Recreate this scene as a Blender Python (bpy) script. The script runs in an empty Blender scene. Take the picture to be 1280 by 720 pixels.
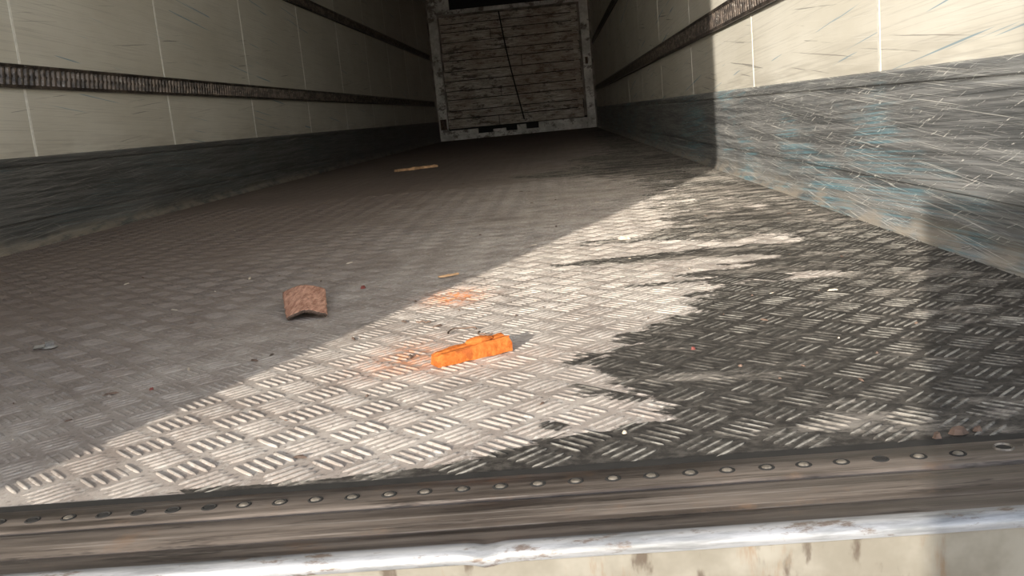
import bpy, bmesh, math, random
import numpy as np
from mathutils import Matrix, Vector, noise as mn
random.seed(4); rng=np.random.default_rng(7)
sc=bpy.context.scene
W=2.46; Y0=0.705; L=14.54; H=2.6
sc.view_settings.view_transform='Standard'
sc.view_settings.exposure=0.0
EL=math.radians(13.5)
C=.050   # tread cell

# ---------------------------------------------------------------- node helpers
class NT:
    def __init__(s,name):
        s.m=bpy.data.materials.new(name); s.m.use_nodes=True
        s.t=s.m.node_tree; s.b=s.t.nodes['Principled BSDF']
        s.pos=s.t.nodes.new('ShaderNodeNewGeometry').outputs['Position']
    def n(s,ty,**k):
        x=s.t.nodes.new(ty)
        for a,v in k.items(): setattr(x,a,v)
        return x
    def put(s,sock,v):
        if isinstance(v,bpy.types.NodeSocket): s.t.links.new(v,sock)
        else:
            if isinstance(v,(tuple,list)) and len(v)==3 and sock.type=='RGBA': v=(*v,1)
            sock.default_value=v
    def math(s,op,a,b=0.0,c=None,clamp=False):
        x=s.n('ShaderNodeMath',operation=op,use_clamp=clamp)
        s.put(x.inputs[0],a); s.put(x.inputs[1],b)
        if c is not None: s.put(x.inputs[2],c)
        return x.outputs[0]
    def mapping(s,scale=(1,1,1),rot=(0,0,0),loc=(0,0,0),vec=None):
        x=s.n('ShaderNodeMapping'); s.put(x.inputs[0],vec or s.pos)
        x.inputs['Scale'].default_value=scale; x.inputs['Rotation'].default_value=rot; x.inputs['Location'].default_value=loc
        return x.outputs[0]
    def noise(s,scale,sc3=(1,1,1),rot=(0,0,0),loc=(0,0,0),detail=4,rough=.55,dist=0,vec=None):
        v=s.mapping((1,1,1),rot,loc,vec); v=s.mapping(sc3,vec=v)
        x=s.n('ShaderNodeTexNoise'); s.put(x.inputs['Vector'],v)
        x.inputs['Scale'].default_value=scale; x.inputs['Detail'].default_value=detail
        x.inputs['Roughness'].default_value=rough; x.inputs['Distortion'].default_value=dist
        return x.outputs['Fac']
    def ramp(s,f,a,b,lo=0.0,hi=1.0):
        x=s.n('ShaderNodeMapRange'); x.interpolation_type='SMOOTHSTEP'
        s.put(x.inputs[0],f)
        for i,v in zip((1,2,3,4),(a,b,lo,hi)): x.inputs[i].default_value=v
        return x.outputs[0]
    def mix(s,f,a,b,mode='MIX'):
        x=s.n('ShaderNodeMix',data_type='RGBA',blend_type=mode)
        s.put(x.inputs[0],f); s.put(x.inputs[6],a); s.put(x.inputs[7],b)
        return x.outputs[2]
    def xyz(s):
        x=s.n('ShaderNodeSeparateXYZ'); s.put(x.inputs[0],s.pos); return x.outputs
    def bump(s,h,st=.3,d=.002):
        x=s.n('ShaderNodeBump'); x.inputs['Strength'].default_value=st; x.inputs['Distance'].default_value=d
        s.put(x.inputs['Height'],h); s.t.links.new(x.outputs[0],s.b.inputs['Normal'])
    def fin(s,col,rough=.6,metal=0.0,spec=.5):
        s.put(s.b.inputs['Base Color'],col); s.put(s.b.inputs['Roughness'],rough); s.put(s.b.inputs['Metallic'],metal)
        s.b.inputs['Specular IOR Level'].default_value=spec
        return s.m

def simple(name,col,rough=.6,metal=0,var=.25,scale=60):
    t=NT(name); n=t.noise(scale)
    c2=tuple(x*(1-var) for x in col); c3=tuple(min(1,x*(1+var)) for x in col)
    t.bump(n,.2,.001)
    return t.fin(t.mix(t.ramp(n,.3,.7),c2,c3),rough,metal)

# ---------------------------------------------------------------- materials
def wall_mat(name,side):
    t=NT(name)
    base=t.mix(t.ramp(t.noise(1.3,(1,1,2),detail=5),.35,.7),(.62,.59,.51),(.72,.695,.62))
    gr=t.ramp(t.noise(2.2,(1,.4,3),loc=(3,1,7),detail=5,rough=.65),.50,.75)
    c=t.mix(t.math('MULTIPLY',gr,.35),base,(.44,.41,.35))
    s1=t.ramp(t.noise(5,(1,.28,38),rot=(.03,0,0),detail=6,rough=.7),.50,.66)
    c=t.mix(t.math('MULTIPLY',s1,.42),c,(.38,.36,.32))
    s2=t.ramp(t.noise(9,(1,.25,60),rot=(-.05,0,0),loc=(0,4,1),detail=5,rough=.7),.56,.66)
    c=t.mix(t.math('MULTIPLY',s2,.4),c,(.84,.83,.78))
    s3=t.ramp(t.noise(2.6,(1,.35,26),rot=(.10,0,0),loc=(0,9,3),detail=3,dist=.3),.67,.69)
    c=t.mix(t.math('MULTIPLY',s3,.75),c,(.13,.28,.38))
    s4=t.ramp(t.noise(3.5,(1,.4,40),rot=(-.08,0,0),loc=(0,2,8),detail=4,dist=.2),.67,.69)
    c=t.mix(t.math('MULTIPLY',s4,.7),c,(.14,.13,.12))
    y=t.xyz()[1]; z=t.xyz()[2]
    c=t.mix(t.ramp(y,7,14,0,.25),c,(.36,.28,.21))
    lo=t.math('MULTIPLY',t.ramp(z,.30,.40,.35,0),t.ramp(t.noise(12,(1,.3,3)),.35,.65))
    c=t.mix(lo,c,(.30,.27,.22))
    t.bump(t.noise(30,(1,.4,3)),.15,.001)
    return t.fin(c,.5)
def kick_mat(name,side):
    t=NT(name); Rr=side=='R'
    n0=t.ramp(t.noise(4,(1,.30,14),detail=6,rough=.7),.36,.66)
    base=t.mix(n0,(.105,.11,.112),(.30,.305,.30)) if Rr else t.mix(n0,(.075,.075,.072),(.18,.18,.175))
    c=base
    s1=t.ramp(t.noise(8,(1,.3,60),rot=(.04,0,0),detail=6,rough=.75),.49,.59)
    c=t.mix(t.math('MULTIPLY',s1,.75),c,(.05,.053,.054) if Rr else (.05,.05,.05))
    s3=t.math('MULTIPLY',t.ramp(t.noise(5,(1,.35,40),rot=(.05,0,0),loc=(0,9,1),detail=5,rough=.7),.50,.58),
              t.ramp(t.noise(1.8,(1,.8,2.2),loc=(0,1,4)),.45,.58))
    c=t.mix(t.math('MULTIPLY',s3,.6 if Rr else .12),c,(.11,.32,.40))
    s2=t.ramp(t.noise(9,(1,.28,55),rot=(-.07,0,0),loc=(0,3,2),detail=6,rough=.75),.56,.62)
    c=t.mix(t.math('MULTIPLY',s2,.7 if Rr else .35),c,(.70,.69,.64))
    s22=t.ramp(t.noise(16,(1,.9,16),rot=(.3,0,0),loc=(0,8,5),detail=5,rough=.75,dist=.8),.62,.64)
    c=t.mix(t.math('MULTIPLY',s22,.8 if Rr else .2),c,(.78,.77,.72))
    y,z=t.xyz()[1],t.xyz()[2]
    du=t.math('MULTIPLY',t.ramp(z,.0,.06,.8,0),t.ramp(t.noise(18,(1,.4,1)),.35,.6))
    c=t.mix(du,c,(.34,.295,.24))
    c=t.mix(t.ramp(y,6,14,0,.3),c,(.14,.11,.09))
    t.bump(t.noise(20,(1,.3,8),detail=5),.3,.001)
    return t.fin(c,.5,.15)
M_wl=wall_mat('wall_panel_left','L'); M_wr=wall_mat('wall_panel_right','R')
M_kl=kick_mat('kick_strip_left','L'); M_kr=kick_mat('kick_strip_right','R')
M_seam=simple('panel_joint',(.86,.84,.78),.6,0,.10)
M_seamr=simple('panel_joint_right',(.68,.655,.59),.6,0,.15)  # darker joint tone for the right wall
def rail_mat():
    t=NT('cargo_rail_steel')
    n=t.noise(40,(1,.4,1),detail=5)
    c=t.mix(t.ramp(n,.4,.65),(.05,.042,.038),(.15,.12,.10))
    c=t.mix(t.ramp(t.noise(90,detail=4),.60,.68),c,(.26,.24,.22))
    return t.fin(c,.42,.5)
M_rail=rail_mat()
M_dark=simple('rail_recess',(.03,.027,.025),.8)
def floor_mat():
    t=NT('tread_plate_aluminium')
    at=t.n('ShaderNodeAttribute',attribute_name='marks'); sp=t.n('ShaderNodeSeparateColor'); t.put(sp.inputs[0],at.outputs['Color'])
    st,orange,seam=sp.outputs[0],sp.outputs[1],sp.outputs[2]
    x,y,z=t.xyz()
    dust=t.mix(t.ramp(t.noise(9,detail=6,rough=.65),.35,.68),(.30,.26,.23),(.49,.445,.40))
    dust=t.mix(t.math('MULTIPLY',t.ramp(t.noise(55,(1.6,.7,1),detail=5,rough=.7),.50,.66),.6),dust,(.58,.55,.51))
    dust=t.mix(t.math('MULTIPLY',t.ramp(t.noise(130,detail=4,rough=.7),.54,.65),.6),dust,(.12,.105,.095))
    top=t.ramp(z,.0005,.0010)
    wear=t.noise(14,(1,1,1),loc=(5,2,0),detail=5,rough=.7)
    metal_top=t.mix(t.ramp(t.noise(60,detail=4),.35,.65),(.25,.23,.21),(.43,.415,.39))
    c=t.mix(t.math('MULTIPLY',top,t.ramp(wear,.4,.62,.25,.9)),dust,metal_top)
    # grey scuffs and smears over the dusty plate
    sc_=t.ramp(t.noise(7,(1.0,1.0,1),rot=(0,0,.5),loc=(6,1,0),detail=7,rough=.75),.53,.66)
    c=t.mix(t.math('MULTIPLY',sc_,.5),c,(.15,.135,.12))
    # shade painted into the base colour, darker to the left and deeper inside
    painted_shade=t.math('ADD',t.math('SUBTRACT',x,t.math('MULTIPLY',y,.16)),t.math('MULTIPLY',t.math('SUBTRACT',t.noise(2.0,detail=6,rough=.65),.5),.7))
    c=t.mix(t.ramp(painted_shade,.35,1.75,.88,0),c,(.140,.110,.095))
    dp=t.math('MULTIPLY',t.ramp(t.noise(.9,(1,.35,1),detail=5),.45,.68),.3)
    c=t.mix(dp,c,(.21,.168,.145))
    c=t.mix(t.math('MULTIPLY',orange,t.ramp(t.noise(70,detail=5,rough=.7),.40,.58,.15,1)),c,(.56,.20,.07))
    rv=t.mapping(rot=(0,0,math.radians(45)))
    sn=t.n('ShaderNodeVectorMath',operation='SNAP'); t.put(sn.inputs[0],rv); sn.inputs[1].default_value=(C,C,10)
    cell=t.noise(6,(1,1,0),vec=sn.outputs[0],detail=2)
    wn=t.n('ShaderNodeTexWhiteNoise'); t.put(wn.inputs[0],sn.outputs[0])
    fine=t.noise(40,(.6,1,1),detail=6,rough=.75)
    big=t.noise(5,(.30,2.4,1),detail=5,rough=.65)
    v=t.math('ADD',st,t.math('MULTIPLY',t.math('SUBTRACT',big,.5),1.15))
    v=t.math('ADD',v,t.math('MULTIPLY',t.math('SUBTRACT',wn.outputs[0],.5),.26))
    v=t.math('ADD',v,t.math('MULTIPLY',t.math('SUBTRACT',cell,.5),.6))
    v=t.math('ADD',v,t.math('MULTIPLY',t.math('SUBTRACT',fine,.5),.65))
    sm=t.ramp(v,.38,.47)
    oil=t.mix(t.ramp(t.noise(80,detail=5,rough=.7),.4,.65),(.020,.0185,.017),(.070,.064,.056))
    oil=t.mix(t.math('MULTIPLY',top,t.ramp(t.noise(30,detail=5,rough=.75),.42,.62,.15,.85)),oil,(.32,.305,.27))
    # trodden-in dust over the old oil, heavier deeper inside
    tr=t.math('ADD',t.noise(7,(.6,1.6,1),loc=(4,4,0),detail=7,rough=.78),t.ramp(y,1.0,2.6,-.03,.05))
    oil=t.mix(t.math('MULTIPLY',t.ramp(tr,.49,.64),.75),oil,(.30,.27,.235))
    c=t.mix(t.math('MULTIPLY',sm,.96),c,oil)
    c=t.mix(t.ramp(t.math('ADD',seam,t.math('MULTIPLY',t.math('SUBTRACT',fine,.5),1.2)),.45,.6),c,(.02,.018,.016))
    t.bump(t.noise(140,detail=5,rough=.7),.5,.0012)
    return t.fin(c,.68,0,.15)
M_floor=floor_mat()
def sill_mat():
    t=NT('sill_steel')
    n=t.noise(6,(.5,9,9),detail=6,rough=.7)
    c=t.mix(t.ramp(n,.35,.68),(.048,.038,.032),(.18,.15,.128))
    c=t.mix(t.math('MULTIPLY',t.ramp(t.noise(9,(.5,60,20),detail=5,rough=.75),.54,.66),.5),c,(.30,.27,.245))
    c=t.mix(t.math('MULTIPLY',t.ramp(t.noise(16,detail=5,rough=.7),.54,.70),.5),c,(.18,.115,.075))
    c=t.mix(t.math('MULTIPLY',t.ramp(t.noise(9,(.6,6,1),loc=(3,3,3),detail=5,rough=.8),.54,.64),.8),c,(.022,.018,.016))
    t.bump(n,.3,.001)
    return t.fin(c,t.ramp(n,.3,.7,.38,.6),.3)
M_sill=sill_mat()
def lip_mat():
    t=NT('worn_lip')
    n=t.noise(14,(.6,6,6),detail=6,rough=.7)
    c=t.mix(t.ramp(n,.36,.6),(.14,.145,.15),(.28,.285,.295))
    c=t.mix(t.math('MULTIPLY',t.ramp(t.noise(26,(1,3,3),loc=(2,2,2),detail=6,rough=.7),.54,.64),.8),c,(.09,.06,.042))
    return t.fin(c,.38,.4)
M_lip=lip_mat()
def face_mat():
    t=NT('sill_face_paint')
    c=t.mix(t.ramp(t.noise(10,detail=5,rough=.7),.35,.65),(.18,.165,.135),(.26,.245,.21))
    c=t.mix(t.math('MULTIPLY',t.ramp(t.noise(20,(1,1,.2),detail=6,rough=.75),.54,.66),.6),c,(.18,.10,.045))
    c=t.mix(t.math('MULTIPLY',t.ramp(t.noise(38,(1,1,.4),loc=(1,1,1),detail=5),.59,.67),.7),c,(.05,.03,.02))
    return t.fin(c,.6,0,.3)
M_face=face_mat()
M_black=simple('black_seal',(.012,.011,.010),.75)
M_rivet=simple('rivet_steel',(.17,.15,.125),.45,.3,.4,200)
def board_mat():
    t=NT('weathered_board')
    c=t.mix(t.ramp(t.noise(5,(1.0,1,9),detail=6,rough=.75),.36,.60),(.29,.23,.18),(.62,.56,.49))
    c=t.mix(t.math('MULTIPLY',t.ramp(t.noise(6,(.8,1,14),loc=(3,0,1),detail=6,rough=.8),.51,.58),.85),c,(.90,.88,.82))
    c=t.mix(t.math('MULTIPLY',t.ramp(t.noise(4,(1,1,2.5),loc=(7,0,2),detail=6,rough=.8),.51,.60),.85),c,(.08,.058,.046))
    c=t.mix(t.math('MULTIPLY',t.ramp(t.noise(1.6,detail=3),.42,.6),.4),c,(.30,.20,.145))
    return t.fin(c,.75)
M_board=board_mat()
def frame_mat():
    t=NT('bulkhead_frame_paint')
    c=t.mix(t.ramp(t.noise(4,detail=5,rough=.7),.35,.65),(.50,.48,.44),(.84,.82,.78))
    c=t.mix(t.math('MULTIPLY',t.ramp(t.noise(5,(1,1,1.2),detail=7,rough=.8),.51,.60),.85),c,(.12,.09,.07))
    return t.fin(c,.5)
M_frame=frame_mat()
M_backdk=simple('bulkhead_lining',(.24,.21,.18),.7,0,.4,8)
M_outer=simple('outer_skin',(.70,.70,.68),.45,.1,.08,4)
M_ceil=simple('ceiling_lining',(.78,.76,.71),.6,0,.12,3)
def ground_mat():
    t=NT('yard_concrete')
    c=t.mix(t.ramp(t.noise(3,detail=6,rough=.7),.35,.65),(.40,.385,.36),(.52,.50,.47))
    return t.fin(c,.85)
M_ground=ground_mat()
def orange_mat():
    t=NT('orange_plastic')
    n=t.noise(90,detail=6,rough=.7)
    c=t.mix(t.ramp(n,.35,.6),(.30,.078,.014),(.43,.128,.028))
    c=t.mix(t.math('MULTIPLY',t.ramp(t.noise(60,loc=(2,1,0),detail=5),.54,.64),.7),c,(.22,.055,.014))
    t.bump(n,.7,.0018)
    return t.fin(c,.75,0,.15)
M_orange=orange_mat()
def card_mat():
    t=NT('brown_bark')
    n=t.noise(60,(3,.6,1),detail=6,rough=.7)
    c=t.mix(t.ramp(n,.35,.65),(.32,.155,.105),(.60,.35,.25))
    c=t.mix(t.math('MULTIPLY',t.ramp(t.noise(150,detail=4),.58,.68),.6),c,(.12,.06,.04))
    t.bump(n,.8,.002)
    return t.fin(c,.8,0,.2)
M_card=card_mat()
M_cardedge=simple('bark_torn_edge',(.09,.06,.045),.9,0,.5,300)
M_wood=simple('raw_wood',(.52,.32,.17),.7,0,.3,30)
M_bolt=simple('zinc',(.5,.5,.5),.35,.8,.2,200)
M_crumb=simple('crumb_brown',(.10,.065,.048),.8,0,.5,40)
M_crumb2=simple('crumb_pale',(.42,.36,.29),.8,0,.3,40)
M_crumb3=simple('crumb_red',(.16,.035,.028),.7,0,.3,40)

# ---------------------------------------------------------------- mesh helpers
def mk(name,verts,faces,mats,midx=None,parent=None,smooth=False):
    me=bpy.data.meshes.new(name); me.from_pydata([tuple(map(float,v)) for v in verts],[],faces)
    for m in mats: me.materials.append(m)
    if midx is not None: me.polygons.foreach_set('material_index',midx)
    if smooth: me.polygons.foreach_set('use_smooth',[True]*len(me.polygons))
    me.validate(); me.update()
    o=bpy.data.objects.new(name,me); sc.collection.objects.link(o)
    if parent: o.parent=parent
    return o
def recalc(o):
    bm=bmesh.new(); bm.from_mesh(o.data); bmesh.ops.recalc_face_normals(bm,faces=bm.faces); bm.to_mesh(o.data); bm.free()
class Acc:
    def __init__(s): s.v=[];s.f=[];s.m=[]
    def box(s,a,b,mi=0):
        n=len(s.v); (x0,y0,z0),(x1,y1,z1)=a,b
        s.v+=[(x0,y0,z0),(x1,y0,z0),(x1,y1,z0),(x0,y1,z0),(x0,y0,z1),(x1,y0,z1),(x1,y1,z1),(x0,y1,z1)]
        for q in [(0,3,2,1),(4,5,6,7),(0,1,5,4),(1,2,6,5),(2,3,7,6),(3,0,4,7)]: s.f.append(tuple(n+i for i in q)); s.m.append(mi)
    def add(s,v,f,mi=0):
        n=len(s.v); s.v+=v; s.f+=[tuple(n+i for i in q) for q in f]; s.m+=[mi]*len(f)
    def make(s,name,mats,**k):
        o=mk(name,s.v,s.f,mats,s.m,**k); recalc(o); return o
def bevel(o,w=.003,seg=2):
    m=o.modifiers.new('bevel','BEVEL'); m.width=w; m.segments=seg; m.limit_method='ANGLE'

# ---------------------------------------------------------------- floor (tread plate, one mesh)
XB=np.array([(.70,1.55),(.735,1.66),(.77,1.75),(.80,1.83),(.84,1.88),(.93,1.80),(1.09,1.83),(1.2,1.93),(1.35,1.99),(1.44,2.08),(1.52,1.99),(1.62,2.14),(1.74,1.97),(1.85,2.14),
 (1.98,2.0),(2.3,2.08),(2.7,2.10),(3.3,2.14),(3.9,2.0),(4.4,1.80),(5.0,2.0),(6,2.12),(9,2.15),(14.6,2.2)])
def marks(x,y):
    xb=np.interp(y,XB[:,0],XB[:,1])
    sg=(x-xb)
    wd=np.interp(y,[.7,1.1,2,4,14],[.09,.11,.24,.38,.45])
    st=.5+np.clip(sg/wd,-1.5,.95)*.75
    def blob(cx,cy,rx,ry,a=0):
        dx,dy=x-cx,y-cy; c,s=math.cos(a),math.sin(a)
        u=(dx*c+dy*s)/rx; v=(-dx*s+dy*c)/ry
        return np.exp(-(u*u+v*v))
    st-=.9*blob(2.20,1.43,.08,.05)+.8*blob(2.22,1.80,.06,.12)+.45*blob(2.30,2.6,.05,.4)+.45*blob(2.40,1.5,.04,.5)
    st+=1.1*blob(1.778,.824,.016,.014)+.8*blob(1.535,.860,.05,.014)+.75*blob(1.468,.725,.09,.012)+.9*blob(1.60,.72,.16,.016)
    st+=.85*blob(1.88,1.46,.12,.03)+.9*blob(1.86,1.74,.17,.045)+.6*blob(1.9,1.98,.12,.06)+.75*blob(1.85,4.35,.4,.18)+.5*blob(2.1,5.4,.4,.3)
    st=np.clip(st,-.3,1.2)
    og=1.1*blob(1.616,1.50,.042,.06)+.5*blob(1.600,1.13,.05,.08)+.25*blob(1.66,1.08,.10,.06)
    sm=np.clip(1.0-(y-Y0)/.028,0,1)*.75
    return np.stack([st/1.2*1.0,np.clip(og,0,1),sm,np.ones_like(x)],-1)
VS=[];off=0;LP=[];LS=[]
def addpolys(tf,count,verts):
    global off
    nv=verts.shape[1]
    base=(off+np.arange(count)*nv)[:,None]
    VS.append(verts.reshape(-1,3))
    sizes=np.array([len(f) for f in tf]); flat=np.concatenate([np.array(f) for f in tf])
    LP.append((base+flat[None,:]).reshape(-1)); LS.append(np.tile(sizes,count)); off+=count*nv
xs=np.linspace(0,W,110); ys=np.concatenate([np.arange(Y0,4,.02),np.arange(4,8,.06),np.arange(8,L,.2),[L]])
X,Y=np.meshgrid(xs,ys); nx=len(xs); ny=len(ys)
gv=np.stack([X.ravel(),Y.ravel(),np.zeros(X.size)],-1)
ii=(np.arange(ny-1)[:,None]*nx+np.arange(nx-1)[None,:]).ravel()
VS.append(gv); LP.append(np.stack([ii,ii+1,ii+nx+1,ii+nx],-1).ravel()); LS.append(np.full(len(ii),4)); off=len(gv)
cs=math.cos(math.pi/4)
N=int((W+L)/C*cs)+4
I,J=np.meshgrid(np.arange(-N,N),np.arange(-N,N)); I=I.ravel();J=J.ravel()
a=(I+.5)*C;b=(J+.5)*C
cx=(a-b)*cs; cy=(a+b)*cs
ok=(cx>.03)&(cx<W-.03)&(cy>Y0+.03)&(cy<L-.05)
I,J,cx,cy=I[ok],J[ok],cx[ok],cy[ok]
par=(I+J)%2
def bars(sel,nb,shape):
    n=int(sel.sum()); p=par[sel]; ox=cx[sel]; oy=cy[sel]
    wearh=1+.4*np.sin(ox*7.3+oy*3.1)*np.sin(oy*5.7-ox*2.2)
    for k in range(nb):
        t=(k-(nb-1)/2)*(C/nb)
        length=(C*.80+rng.normal(0,.0022,n)); wid=C/nb*.52; h=np.clip(rng.normal(.00115,.0002,n)*wearh,.0005,.0020)
        if shape==0:
            u=np.array([-.5,-.36,0,.36,.5,.36,0,-.36]); w=np.array([0,-.40,-.5,-.40,0,.40,.5,.40])
            U=np.concatenate([u,u*.86]); Wd=np.concatenate([w,w*.45]); Z=np.concatenate([np.zeros(8),np.ones(8)])
            tf=[(i,(i+1)%8,(i+1)%8+8,i+8) for i in range(8)]+[tuple(range(8,16))]
        else:
            U=np.array([-.5,.5,.5,-.5,-.40,.40]); Wd=np.array([-.4,-.4,.4,.4,0,0]); Z=np.array([0,0,0,0,1,1])
            tf=[(0,1,5,4),(2,3,4,5),(1,2,5),(3,0,4)]
        lu=U[None,:]*length[:,None]; lw=Wd[None,:]*wid+t
        A=np.where(p[:,None]==0,lu,lw); B=np.where(p[:,None]==0,lw,-lu)
        x=ox[:,None]+(A-B)*cs; y=oy[:,None]+(A+B)*cs; z=Z[None,:]*h[:,None]
        addpolys(tf,n,np.stack([x,y,z],-1))
bars(cy<4.0,5,0); bars((cy>=4.0)&(cy<9),5,1); bars(cy>=9,4,1)
V=np.concatenate(VS); LPa=np.concatenate(LP); LSa=np.concatenate(LS)
me=bpy.data.meshes.new('floor'); me.vertices.add(len(V)); me.vertices.foreach_set('co',V.ravel().astype(np.float32))
me.loops.add(len(LPa)); me.loops.foreach_set('vertex_index',LPa.astype(np.int32))
me.polygons.add(len(LSa)); me.polygons.foreach_set('loop_start',np.concatenate([[0],np.cumsum(LSa)[:-1]]).astype(np.int32))
me.update(calc_edges=True)
ca=me.color_attributes.new('marks','FLOAT_COLOR','POINT'); ca.data.foreach_set('color',marks(V[:,0],V[:,1]).ravel().astype(np.float32))
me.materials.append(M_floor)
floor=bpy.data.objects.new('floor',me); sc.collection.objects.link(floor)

# ---------------------------------------------------------------- walls / shell
A=Acc(); A.box((-.08,Y0-.12,-.05),(0,L+.1,H),0); A.make('wall_left',[M_wl])
A=Acc(); A.box((W,Y0-.12,-.05),(W+.08,L+.1,H),0); A.make('wall_right',[M_wr])
A=Acc(); A.box((-.08,Y0-.12,H),(W+.08,L+.1,H+.09)); A.make('ceiling',[M_ceil])
A=Acc(); A.box((0,L,-.05),(W,L+.08,H)); A.make('wall_back',[M_backdk])
A=Acc(); A.box((-.08,Y0,-.16),(W+.08,L+.1,-.052)); A.make('trailer_underframe',[M_sill])
def extr(name,prof,y0,y1,flip,mats,parent=None):
    v=[];f=[];n=len(prof)
    for yy in (y0,y1):
        for d,z in prof: v.append((d if not flip else W-d,yy,z))
    for i in range(n-1): f.append((i,i+1,n+i+1,n+i))
    f.append(tuple(range(n))); f.append(tuple(range(n,2*n)))
    o=mk(name,v,f,mats,parent=parent); recalc(o); return o
prof=[(0,.302),(.010,.298),(.013,.292),(.013,.276),(.009,.273),(.009,.268),(.013,.265),(.013,.092),(.008,.089),(.008,.083),(.013,.080),(.014,.050),(.018,.045),(.018,.026),(.022,.020),(.034,.006),(.036,0.0),(0,0)]
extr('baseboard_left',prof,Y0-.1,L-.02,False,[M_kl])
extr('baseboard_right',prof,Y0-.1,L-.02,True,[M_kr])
def joints(name,flip,yl):
    A=Acc()
    for y in yl:
        x0,x1=(0,.0012) if not flip else (W-.0010,W)
        A.box((x0,y-.007,.30),(x1,y+.007,H),0)
    return A.make(name,[M_seamr if flip else M_seam])
joints('wall_joint_strips',False,[1.98,3.2,4.41,5.65,6.95,8.2,9.45,10.7,11.95,13.2])
joints('wall_joint_strips',True,[1.95,3.15,4.5,5.75,7,8.25,9.5,10.75,12,13.25])
def rail(zc,flip):
    A=Acc(); h=.040
    def bx(d0,d1,y0,y1,z0,z1,mi=0):
        a,b=(d0,d1) if not flip else (W-d1,W-d0); A.box((a,y0,z0),(b,y1,z1),mi)
    y0,y1=Y0-.02,L-.16
    bx(0,.004,y0,y1,zc-h,zc+h,1)
    bx(0,.014,y0,y1,zc+h-.011,zc+h); bx(0,.014,y0,y1,zc-h,zc-h+.011)
    bx(0,.007,y0,y1,zc-.005,zc+.005)
    y=y0+.01
    while y<y1-.03:
        s=1 if not flip else -1; X0=0 if not flip else W
        v=[];f=[]
        prf=[(-.012,.004),(-.007,.012),(.0,.0145),(.007,.012),(.012,.004)]
        for zz,sl in ((zc-h+.011,-.006),(zc+h-.011,.006)):
            for q,d in prf: v.append((X0+s*d,y+q+sl,zz))
        for i in range(4): f.append((i,i+1,5+i+1,5+i))
        A.add(v,f,0)
        y+=.036
    return A.make('cargo_lashing_rail',[M_rail,M_dark])
rail(.573,False); rail(.573,True); rail(1.258,False); rail(1.258,True)

# ---------------------------------------------------------------- bulkhead at far end
root=bpy.data.objects.new('bulkhead_panel',None); sc.collection.objects.link(root)
A=Acc()
A.box((.035,L-.10,0),(.165,L-.001,2.55)); A.box((2.30,L-.10,0),(2.425,L-.001,2.55))
A.box((.165,L-.07,0),(2.30,L-.001,.075)); A.box((.165,L-.06,1.87),(2.30,L-.001,1.93))
A.box((.165,L-.06,.075),(.62,L-.001,.15)); A.box((1.55,L-.06,.075),(2.30,L-.001,.165)); A.box((.85,L-.055,.075),(1.05,L-.001,.12)); A.box((1.22,L-.055,.07),(1.36,L-.001,.15))
A.box((.165,L-.06,1.93),(.36,L-.001,2.55)); A.box((1.98,L-.06,1.93),(2.30,L-.001,2.55))
o=A.make('frame',[M_frame],parent=root); bevel(o,.006)
A=Acc(); 
A.box((.36,L-.012,1.93),(1.98,L-.001,2.3)); A.box((.165,L-.012,.075),(2.3,L-.001,.19)); o=A.make('air_gap',[M_black],parent=root)
A=Acc(); z=.175; k=0
while z<1.84:
    hh=[.15,.12,.165,.13,.15,.14,.16,.12,.15][k%9]; z1=min(z+hh,1.845)
    dx=random.uniform(-.012,.012)
    seg=[.19+dx, 2.27+dx] if k%3 else [.19+dx,random.uniform(.9,1.5),2.27+dx]
    for a_,b_ in zip(seg[:-1],seg[1:]): A.box((a_,L-.05-random.uniform(0,.02),z),(b_-.008,L-.013,z1-.012))
    z=z1; k+=1
A.box((.20,L-.03,.18),(2.26,L-.012,1.84),1)
o=A.make('boards',[M_board,M_black],parent=root); bevel(o,.005)
A=Acc(); A.box((2.17,L-.082,.25),(2.24,L-.06,1.80)); o=A.make('edge_batten',[M_board],parent=root); bevel(o,.004)
cu=bpy.data.curves.new('cable','CURVE'); cu.dimensions='3D'; cu.bevel_depth=.010
s=cu.splines.new('BEZIER'); pts=[(1.10,L-.085,1.84),(1.16,L-.09,1.3),(1.22,L-.09,.9),(1.34,L-.09,.22)]
s.bezier_points.add(len(pts)-1)
for b_,p_ in zip(s.bezier_points,pts): b_.co=p_; b_.handle_left_type=b_.handle_right_type='AUTO'
co=bpy.data.objects.new('cable',cu); sc.collection.objects.link(co); co.parent=root; cu.materials.append(M_black)
A=Acc(); A.box((.06,L-.13,.17),(.15,L-.10,.33),0); A.box((2.33,L-.13,.95),(2.37,L-.10,1.05),0); A.make('latch',[M_crumb],parent=root)

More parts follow.
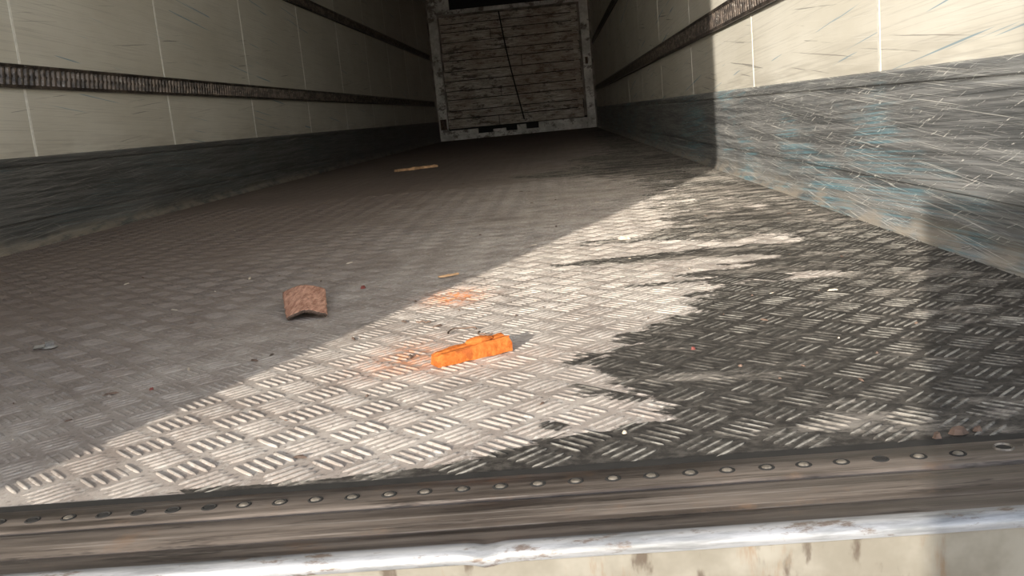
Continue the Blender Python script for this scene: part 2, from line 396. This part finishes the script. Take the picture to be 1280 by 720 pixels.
# ---------------------------------------------------------------- rear sill
root=bpy.data.objects.new('rear_door_sill',None); sc.collection.objects.link(root)
sp=[(.709,-.012),(.709,-.001),(.705,.0015),(.668,.0015),(.6655,.0005),(.6635,-.003),(.6605,-.003),(.6580,.001),(.652,.0026),(.640,.0026),(.620,.001),(.6175,-.0008),(.6155,-.0008),(.612,.001),(.599,.0025),(.586,.004),(.5805,.006)]
lp=[(.5805,.006),(.5775,.0066),(.573,.006),(.5695,.0028),(.568,-.001),(.569,-.004)]
fp=[(.569,-.004),(.572,-.006),(.572,-.13),(.62,-.16)]
def sillstrip(name,pr,mat,jit=.0003):
    v=[];f=[];xsn=np.linspace(-.08,W+.08,420); n=len(pr)
    for x in xsn:
        for (y,z) in pr:
            dn=mn.noise(Vector((x*9,y*20,3)))*jit*2
            dent=0
            if name!='face': dent=-.003*math.exp(-((x-1.735)/.008)**2)*max(0,(.60-y)/.03)
            v.append((x,y+dn,z+dn*.7+dent))
    for i in range(len(xsn)-1):
        for k in range(n-1): f.append((i*n+k,i*n+k+1,(i+1)*n+k+1,(i+1)*n+k))
    o=mk(name,v,f,[mat],parent=root,smooth=True); recalc(o); return o
sillstrip('plate',sp,M_sill); sillstrip('lip',lp,M_lip,.0003); sillstrip('face',fp,M_face)
A=Acc(); A.box((0,.703,-.01),(W,.718,.0012)); A.make('seal',[M_black],parent=root)
A=Acc(); y=.6845
x=.03
def ring(cx,cy,z,r0,r1,h,mi,n=14):
    v=[];f=[]
    for (r,zz) in ((r1,z),((r0+r1)/2,z+h),(r0,z+.0001)):
        for i in range(n): a=2*math.pi*i/n; v.append((cx+r*math.cos(a),cy+r*math.sin(a),zz))
    for k in range(2):
        for i in range(n): f.append((k*n+i,k*n+(i+1)%n,(k+1)*n+(i+1)%n,(k+1)*n+i))
    A.add(v,f,mi)
def dome(cx,cy,z,r,h,mi,n=12):
    v=[];f=[]
    for (rr,zz) in ((r,0),(r*.8,h*.6),(r*.4,h*.95)):
        for i in range(n): a=2*math.pi*i/n; v.append((cx+rr*math.cos(a),cy+rr*math.sin(a),z+zz))
    v.append((cx,cy,z+h))
    for k in range(2):
        for i in range(n): f.append((k*n+i,k*n+(i+1)%n,(k+1)*n+(i+1)%n,(k+1)*n+i))
    for i in range(n): f.append((2*n+i,2*n+(i+1)%n,3*n))
    A.add(v,f,mi)
while x<W-.02:
    if x<2.11:
        dk=random.random()<(.6 if x<1.6 else .12)
        ring(x,y,.0016,.0040,.0064,.0007,1)
        dome(x,y,.0016,.0042,.0004 if dk else .0013,1 if dk else 0)
    x+=.029+random.uniform(-.001,.001)
for (hx,hy) in ((2.122,.690),(2.145,.690),(2.17,.69)): dome(hx,hy,.0016,.0055,.0003,1); ring(hx,hy,.0016,.0055,.008,.0012,0)
A.make('rivets',[M_rivet,M_black],parent=root)

# ---------------------------------------------------------------- loose things on the floor
def orange():
    p0=Vector((1.638,1.066,0)); p1=Vector((1.722,1.120,0)); d=(p1-p0); Ld=d.length; d.normalize(); s=Vector((-d.y,d.x,0))
    v=[];f=[];m=30
    def sec(t):
        w=.0125*(.85+.2*t); h=.0150+.0055*t
        if t<.06: h*=.86+2.3*t
        return [(-w,0),(-w*1.02,h*.5),(-w*.95,h*.86),(-w*.75,h*.95),(-w*.1,h*.92),(w*.1,h*1.0),(w*.75,h*1.0),(w*.98,h*.86),(w,0)]
    n=9
    for i in range(m+1):
        t=i/m
        for k,(ex,ez) in enumerate(sec(t)):
            q=p0+d*(t*Ld)+s*ex+Vector((0,0,ez+.0010))
            q+=mn.noise_vector(q*70)*.0012+mn.noise_vector(q*300)*.00035
            if i in(0,m): q+=d*(mn.noise(Vector((k*1.7,i,0)))*.007)
            q.z=max(q.z,.0010); v.append(q)
    for i in range(m):
        for k in range(n): f.append((i*n+k,i*n+(k+1)%n,(i+1)*n+(k+1)%n,(i+1)*n+k))
    f.append(tuple(range(n))); f.append(tuple(range(m*n,(m+1)*n)))
    b0=len(v); c=p0+d*(.62*Ld)+s*.001+Vector((0,0,.0200)); nu,nv=16,8
    for j in range(nv+1):
        th=math.pi*j/nv
        for k in range(nu):
            ph=2*math.pi*k/nu
            q=c+d*(math.sin(th)*math.cos(ph)*.019)+s*(math.sin(th)*math.sin(ph)*.008)+Vector((0,0,math.cos(th)*.0050))
            q+=mn.noise_vector(q*160)*.0012; v.append(q)
    for j in range(nv):
        for k in range(nu): f.append((b0+j*nu+k,b0+j*nu+(k+1)%nu,b0+(j+1)*nu+(k+1)%nu,b0+(j+1)*nu+k))
    o=mk('orange_plastic_fragment',v,f,[M_orange]); recalc(o)
orange()
def card():
    v=[];f=[];nu,nv=20,26
    for j in range(nv+1):
        t=j/nv
        for i in range(nu+1):
            u=i/nu
            x=1.358+(.066)*u-.048*t+.010*t*u; y=1.415+.150*t
            fold=(1-abs(u-.5)*2)
            z=.0055+.0095*fold**.7+.016*t+.002*math.sin(u*math.pi)
            e=mn.noise(Vector((u*9,t*9,2)))*.0012
            if j in(0,nv): y+=mn.noise(Vector((u*14,j,5)))*.005
            if i in(0,nu): x+=mn.noise(Vector((t*14,i,5)))*.002
            if abs(u-.5)<.03: z-=.0014
            v.append((x,y,z+e))
    for j in range(nv):
        for i in range(nu): a_=j*(nu+1)+i; f.append((a_,a_+1,a_+nu+2,a_+nu+1))
    o=mk('brown_bark_piece',v,f,[M_card,M_cardedge],smooth=True); recalc(o)
    m=o.modifiers.new('solid','SOLIDIFY'); m.thickness=.005; m.offset=-1; m.material_offset_rim=1
card()
A=Acc(); bx,by=1.002,1.362
dome(bx,by,.0018,.0115,.003,0,16)
v=[]
for zz in (.003,.0105):
    for i in range(6): a=math.pi*i/3; v.append((bx+.007*math.cos(a),by+.007*math.sin(a),zz))
f=[(i,(i+1)%6,6+(i+1)%6,6+i) for i in range(6)]+[tuple(range(6,12))]; A.add(v,f,0)
A.add([(bx-.007,by-.005,.002),(bx-.02,by-.012,.002),(bx-.02,by-.007,.0075),(bx-.007,by-.0,.0075),(bx-.018,by-.016,.0045),(bx-.005,by-.008,.0045)],[(0,1,2,3),(0,4,1),(0,5,4),(1,4,2),(3,2,4,5)],0)
A.make('flange_bolt',[M_bolt])
def slat(name,p,q,w,h,mat,z=.002):
    p=Vector((*p,z));q=Vector((*q,z)); d=(q-p); l=d.length; d.normalize(); s=Vector((-d.y,d.x,0)); v=[];f=[];m=12
    for i in range(m+1):
        t=i/m; ww=w*(.5+.5*min(1,t*5+.3)*min(1,(1-t)*3+.2)); c=p+d*l*t+s*mn.noise(Vector((t*4,p.x,0)))*w*.5
        for a_,b_ in ((-1,0),(1,0),(.8,1),(-.8,1)): v.append(c+s*a_*ww/2+Vector((0,0,b_*h*(.8+.4*mn.noise(Vector((t*7,a_,1)))))))
    for i in range(m):
        for k in range(4): f.append((i*4+k,i*4+(k+1)%4,(i+1)*4+(k+1)%4,(i+1)*4+k))
    f.append((0,1,2,3)); f.append(tuple(range(m*4,m*4+4)))
    o=mk(name,v,f,[mat]); recalc(o); return o
slat('wood_splinter',(.752,6.03),(.99,6.20),.09,.018,M_wood)
slat('wood_splinter',(1.565,1.70),(1.60,1.72),.008,.004,M_wood)
A=Acc()
def crumb(x,y,r,mi,el=1.0):
    a=random.uniform(0,6.28); n=6; v=[];f=[]
    for k in range(n):
        th=2*math.pi*k/n; u=math.cos(th)*r*el*random.uniform(.8,1.2); w=math.sin(th)*r*random.uniform(.8,1.2)
        v.append((x+u*math.cos(a)-w*math.sin(a),y+u*math.sin(a)+w*math.cos(a),.0010))
    for k in range(n):
        th=2*math.pi*k/n; u=math.cos(th)*r*el*.6; w=math.sin(th)*r*.6
        v.append((x+u*math.cos(a)-w*math.sin(a),y+u*math.sin(a)+w*math.cos(a),.0010+r*random.uniform(.7,1.1)))
    f=[(k,(k+1)%n,n+(k+1)%n,n+k) for k in range(n)]+[tuple(range(n,2*n))]
    A.add(v,f,mi)
for i in range(130):
    y=Y0+.05+abs(random.gauss(0,1.3)); x=random.uniform(.3,W-.06)
    if y>5: continue
    crumb(x,y,random.choice([.0010,.0014,.0018,.0024]),random.choices([0,1],[6,2])[0],random.choice([1,1.6,3,4]))
for (x,y,r,mi,e) in [(1.293,1.063,.003,2,1.2),(2.103,.727,.0055,0,1.5),(2.085,.722,.004,0,1.4),(2.12,.73,.004,0,1),(1.43,1.66,.005,2,1.1),(1.60,1.12,.003,0,3),(1.50,1.25,.002,0,6),(1.14,1.9,.003,1,5),(1.33,2.0,.003,1,4),(1.94,1.05,.003,2,1.2),(1.93,2.0,.008,1,2),(1.10,1.6,.002,1,6)]: crumb(x,y,r,mi,e)
A.make('debris_crumbs',[M_crumb,M_crumb2,M_crumb3])
cu=bpy.data.curves.new('wire_scrap','CURVE'); cu.dimensions='3D'; cu.bevel_depth=.0011
for ctr,R_,a0,a1,zz in (((1.655,1.23),.02,.3,3.6,.004),((1.69,1.215),.012,2.6,5.4,.003),((1.57,1.27),.05,.9,1.4,.003)):
    s=cu.splines.new('POLY'); m=14; s.points.add(m-1)
    for i in range(m):
        a=a0+(a1-a0)*i/(m-1); s.points[i].co=(ctr[0]+R_*math.cos(a),ctr[1]+R_*math.sin(a),zz+.001*math.sin(i),1)
o=bpy.data.objects.new('wire_scrap',cu); sc.collection.objects.link(o); cu.materials.append(M_crumb)

# ---------------------------------------------------------------- outside: open rear door, yard, added shadow blocker
def slab(name,p,q,t,z0,z1,mats):
    p=Vector((*p,0));q=Vector((*q,0)); d=(q-p).normalized(); s=Vector((-d.y,d.x,0))*t/2
    v=[]
    for z in (z0,z1):
        for c in (p-s,q-s,q+s,p+s): v.append((c.x,c.y,z))
    o=mk(name,v,[(0,3,2,1),(4,5,6,7),(0,1,5,4),(1,2,6,5),(2,3,7,6),(3,0,4,7)],mats); bevel(o,.01); return o
slab('door_1',(-.02,.54),(.915,-.20),.07,-.02,2.69,[M_outer])
A=Acc(); A.box((-200,-200,-1.25),(200,200,-1.22)); A.make('yard_ground',[M_ground])
root=bpy.data.objects.new('shadow_blocker',None); sc.collection.objects.link(root)  # unseen boxes added to cast the camera operator's shadow on the right wall
def blocker_box(x0,x1,y0,y1,z0,z1,nm,slope=0):
    A=Acc(); k=4; hh=(z1-z0)/k
    for i in range(k): A.box((x0,y0,z0+i*hh+.004),(x1,y1,z0+(i+1)*hh-.001))
    for xx in (x0,x1-.06): A.box((xx,y0-.015,z0),(xx+.06,y1+.015,z1))
    if slope: A.v=[(x,y,z-(x-x0)*slope if z>z0+hh*2 else z) for x,y,z in A.v]
    A.make(nm,[M_wood],parent=root)
TY=-1.0; KZ=math.tan(EL)*1.0687
def at(y,x,z,yt):
    k=y-yt; return x-.377*k, z+KZ*k
ex,ez=at(1.72,W,.058,TY); ex2,_=at(1.335,W,.1,TY)
blocker_box(ex,ex+.75,TY-.06,TY,-1.22,-.3,'blocker_lower')
blocker_box(ex,ex+.75,TY-.06,TY,-.3,ez,'blocker_middle',.36)
blocker_box(ex2,ex+.75,TY-.06,TY,ez-.28,ez+.3,'blocker_upper')

# ---------------------------------------------------------------- light
dirv=Vector((.3528*math.cos(EL),.9357*math.cos(EL),-math.sin(EL)))
sl=bpy.data.lights.new('sun','SUN'); sl.energy=9.2; sl.angle=math.radians(.53); sl.color=(1,.92,.80)
so=bpy.data.objects.new('sun',sl); sc.collection.objects.link(so); so.rotation_euler=dirv.to_track_quat('-Z','Y').to_euler(); so.location=(-5,-12,4)
w=bpy.data.worlds.new('sky'); sc.world=w; w.use_nodes=True; nt=w.node_tree
sky=nt.nodes.new('ShaderNodeTexSky'); sky.sky_type='NISHITA'; sky.sun_disc=False; sky.sun_elevation=math.radians(22); sky.sun_rotation=math.atan2(-dirv.x,-dirv.y)
hs=nt.nodes.new('ShaderNodeHueSaturation'); hs.inputs['Saturation'].default_value=.5
nt.links.new(sky.outputs[0],hs.inputs['Color']); nt.links.new(hs.outputs[0],nt.nodes['Background'].inputs[0]); nt.nodes['Background'].inputs[1].default_value=.50

# ---------------------------------------------------------------- camera
cxm,czm,pi_,ya,ro,f=1.80434,.28297,.18121,-.06212,-.09597,1166.78
F=Vector((math.sin(ya)*math.cos(pi_),math.cos(ya)*math.cos(pi_),-math.sin(pi_)))
R0=Vector((math.cos(ya),-math.sin(ya),0)); U0=R0.cross(F)
R=R0*math.cos(ro)+U0*math.sin(ro); U=-R0*math.sin(ro)+U0*math.cos(ro)
cd=bpy.data.cameras.new('camera'); cam=bpy.data.objects.new('camera',cd); sc.collection.objects.link(cam)
cd.sensor_width=36; cd.lens=f/1280*36; cd.clip_start=.02; cd.clip_end=500
cam.matrix_world=Matrix((( R.x,U.x,-F.x,cxm),(R.y,U.y,-F.y,0),(R.z,U.z,-F.z,czm),(0,0,0,1)))
sc.camera=cam
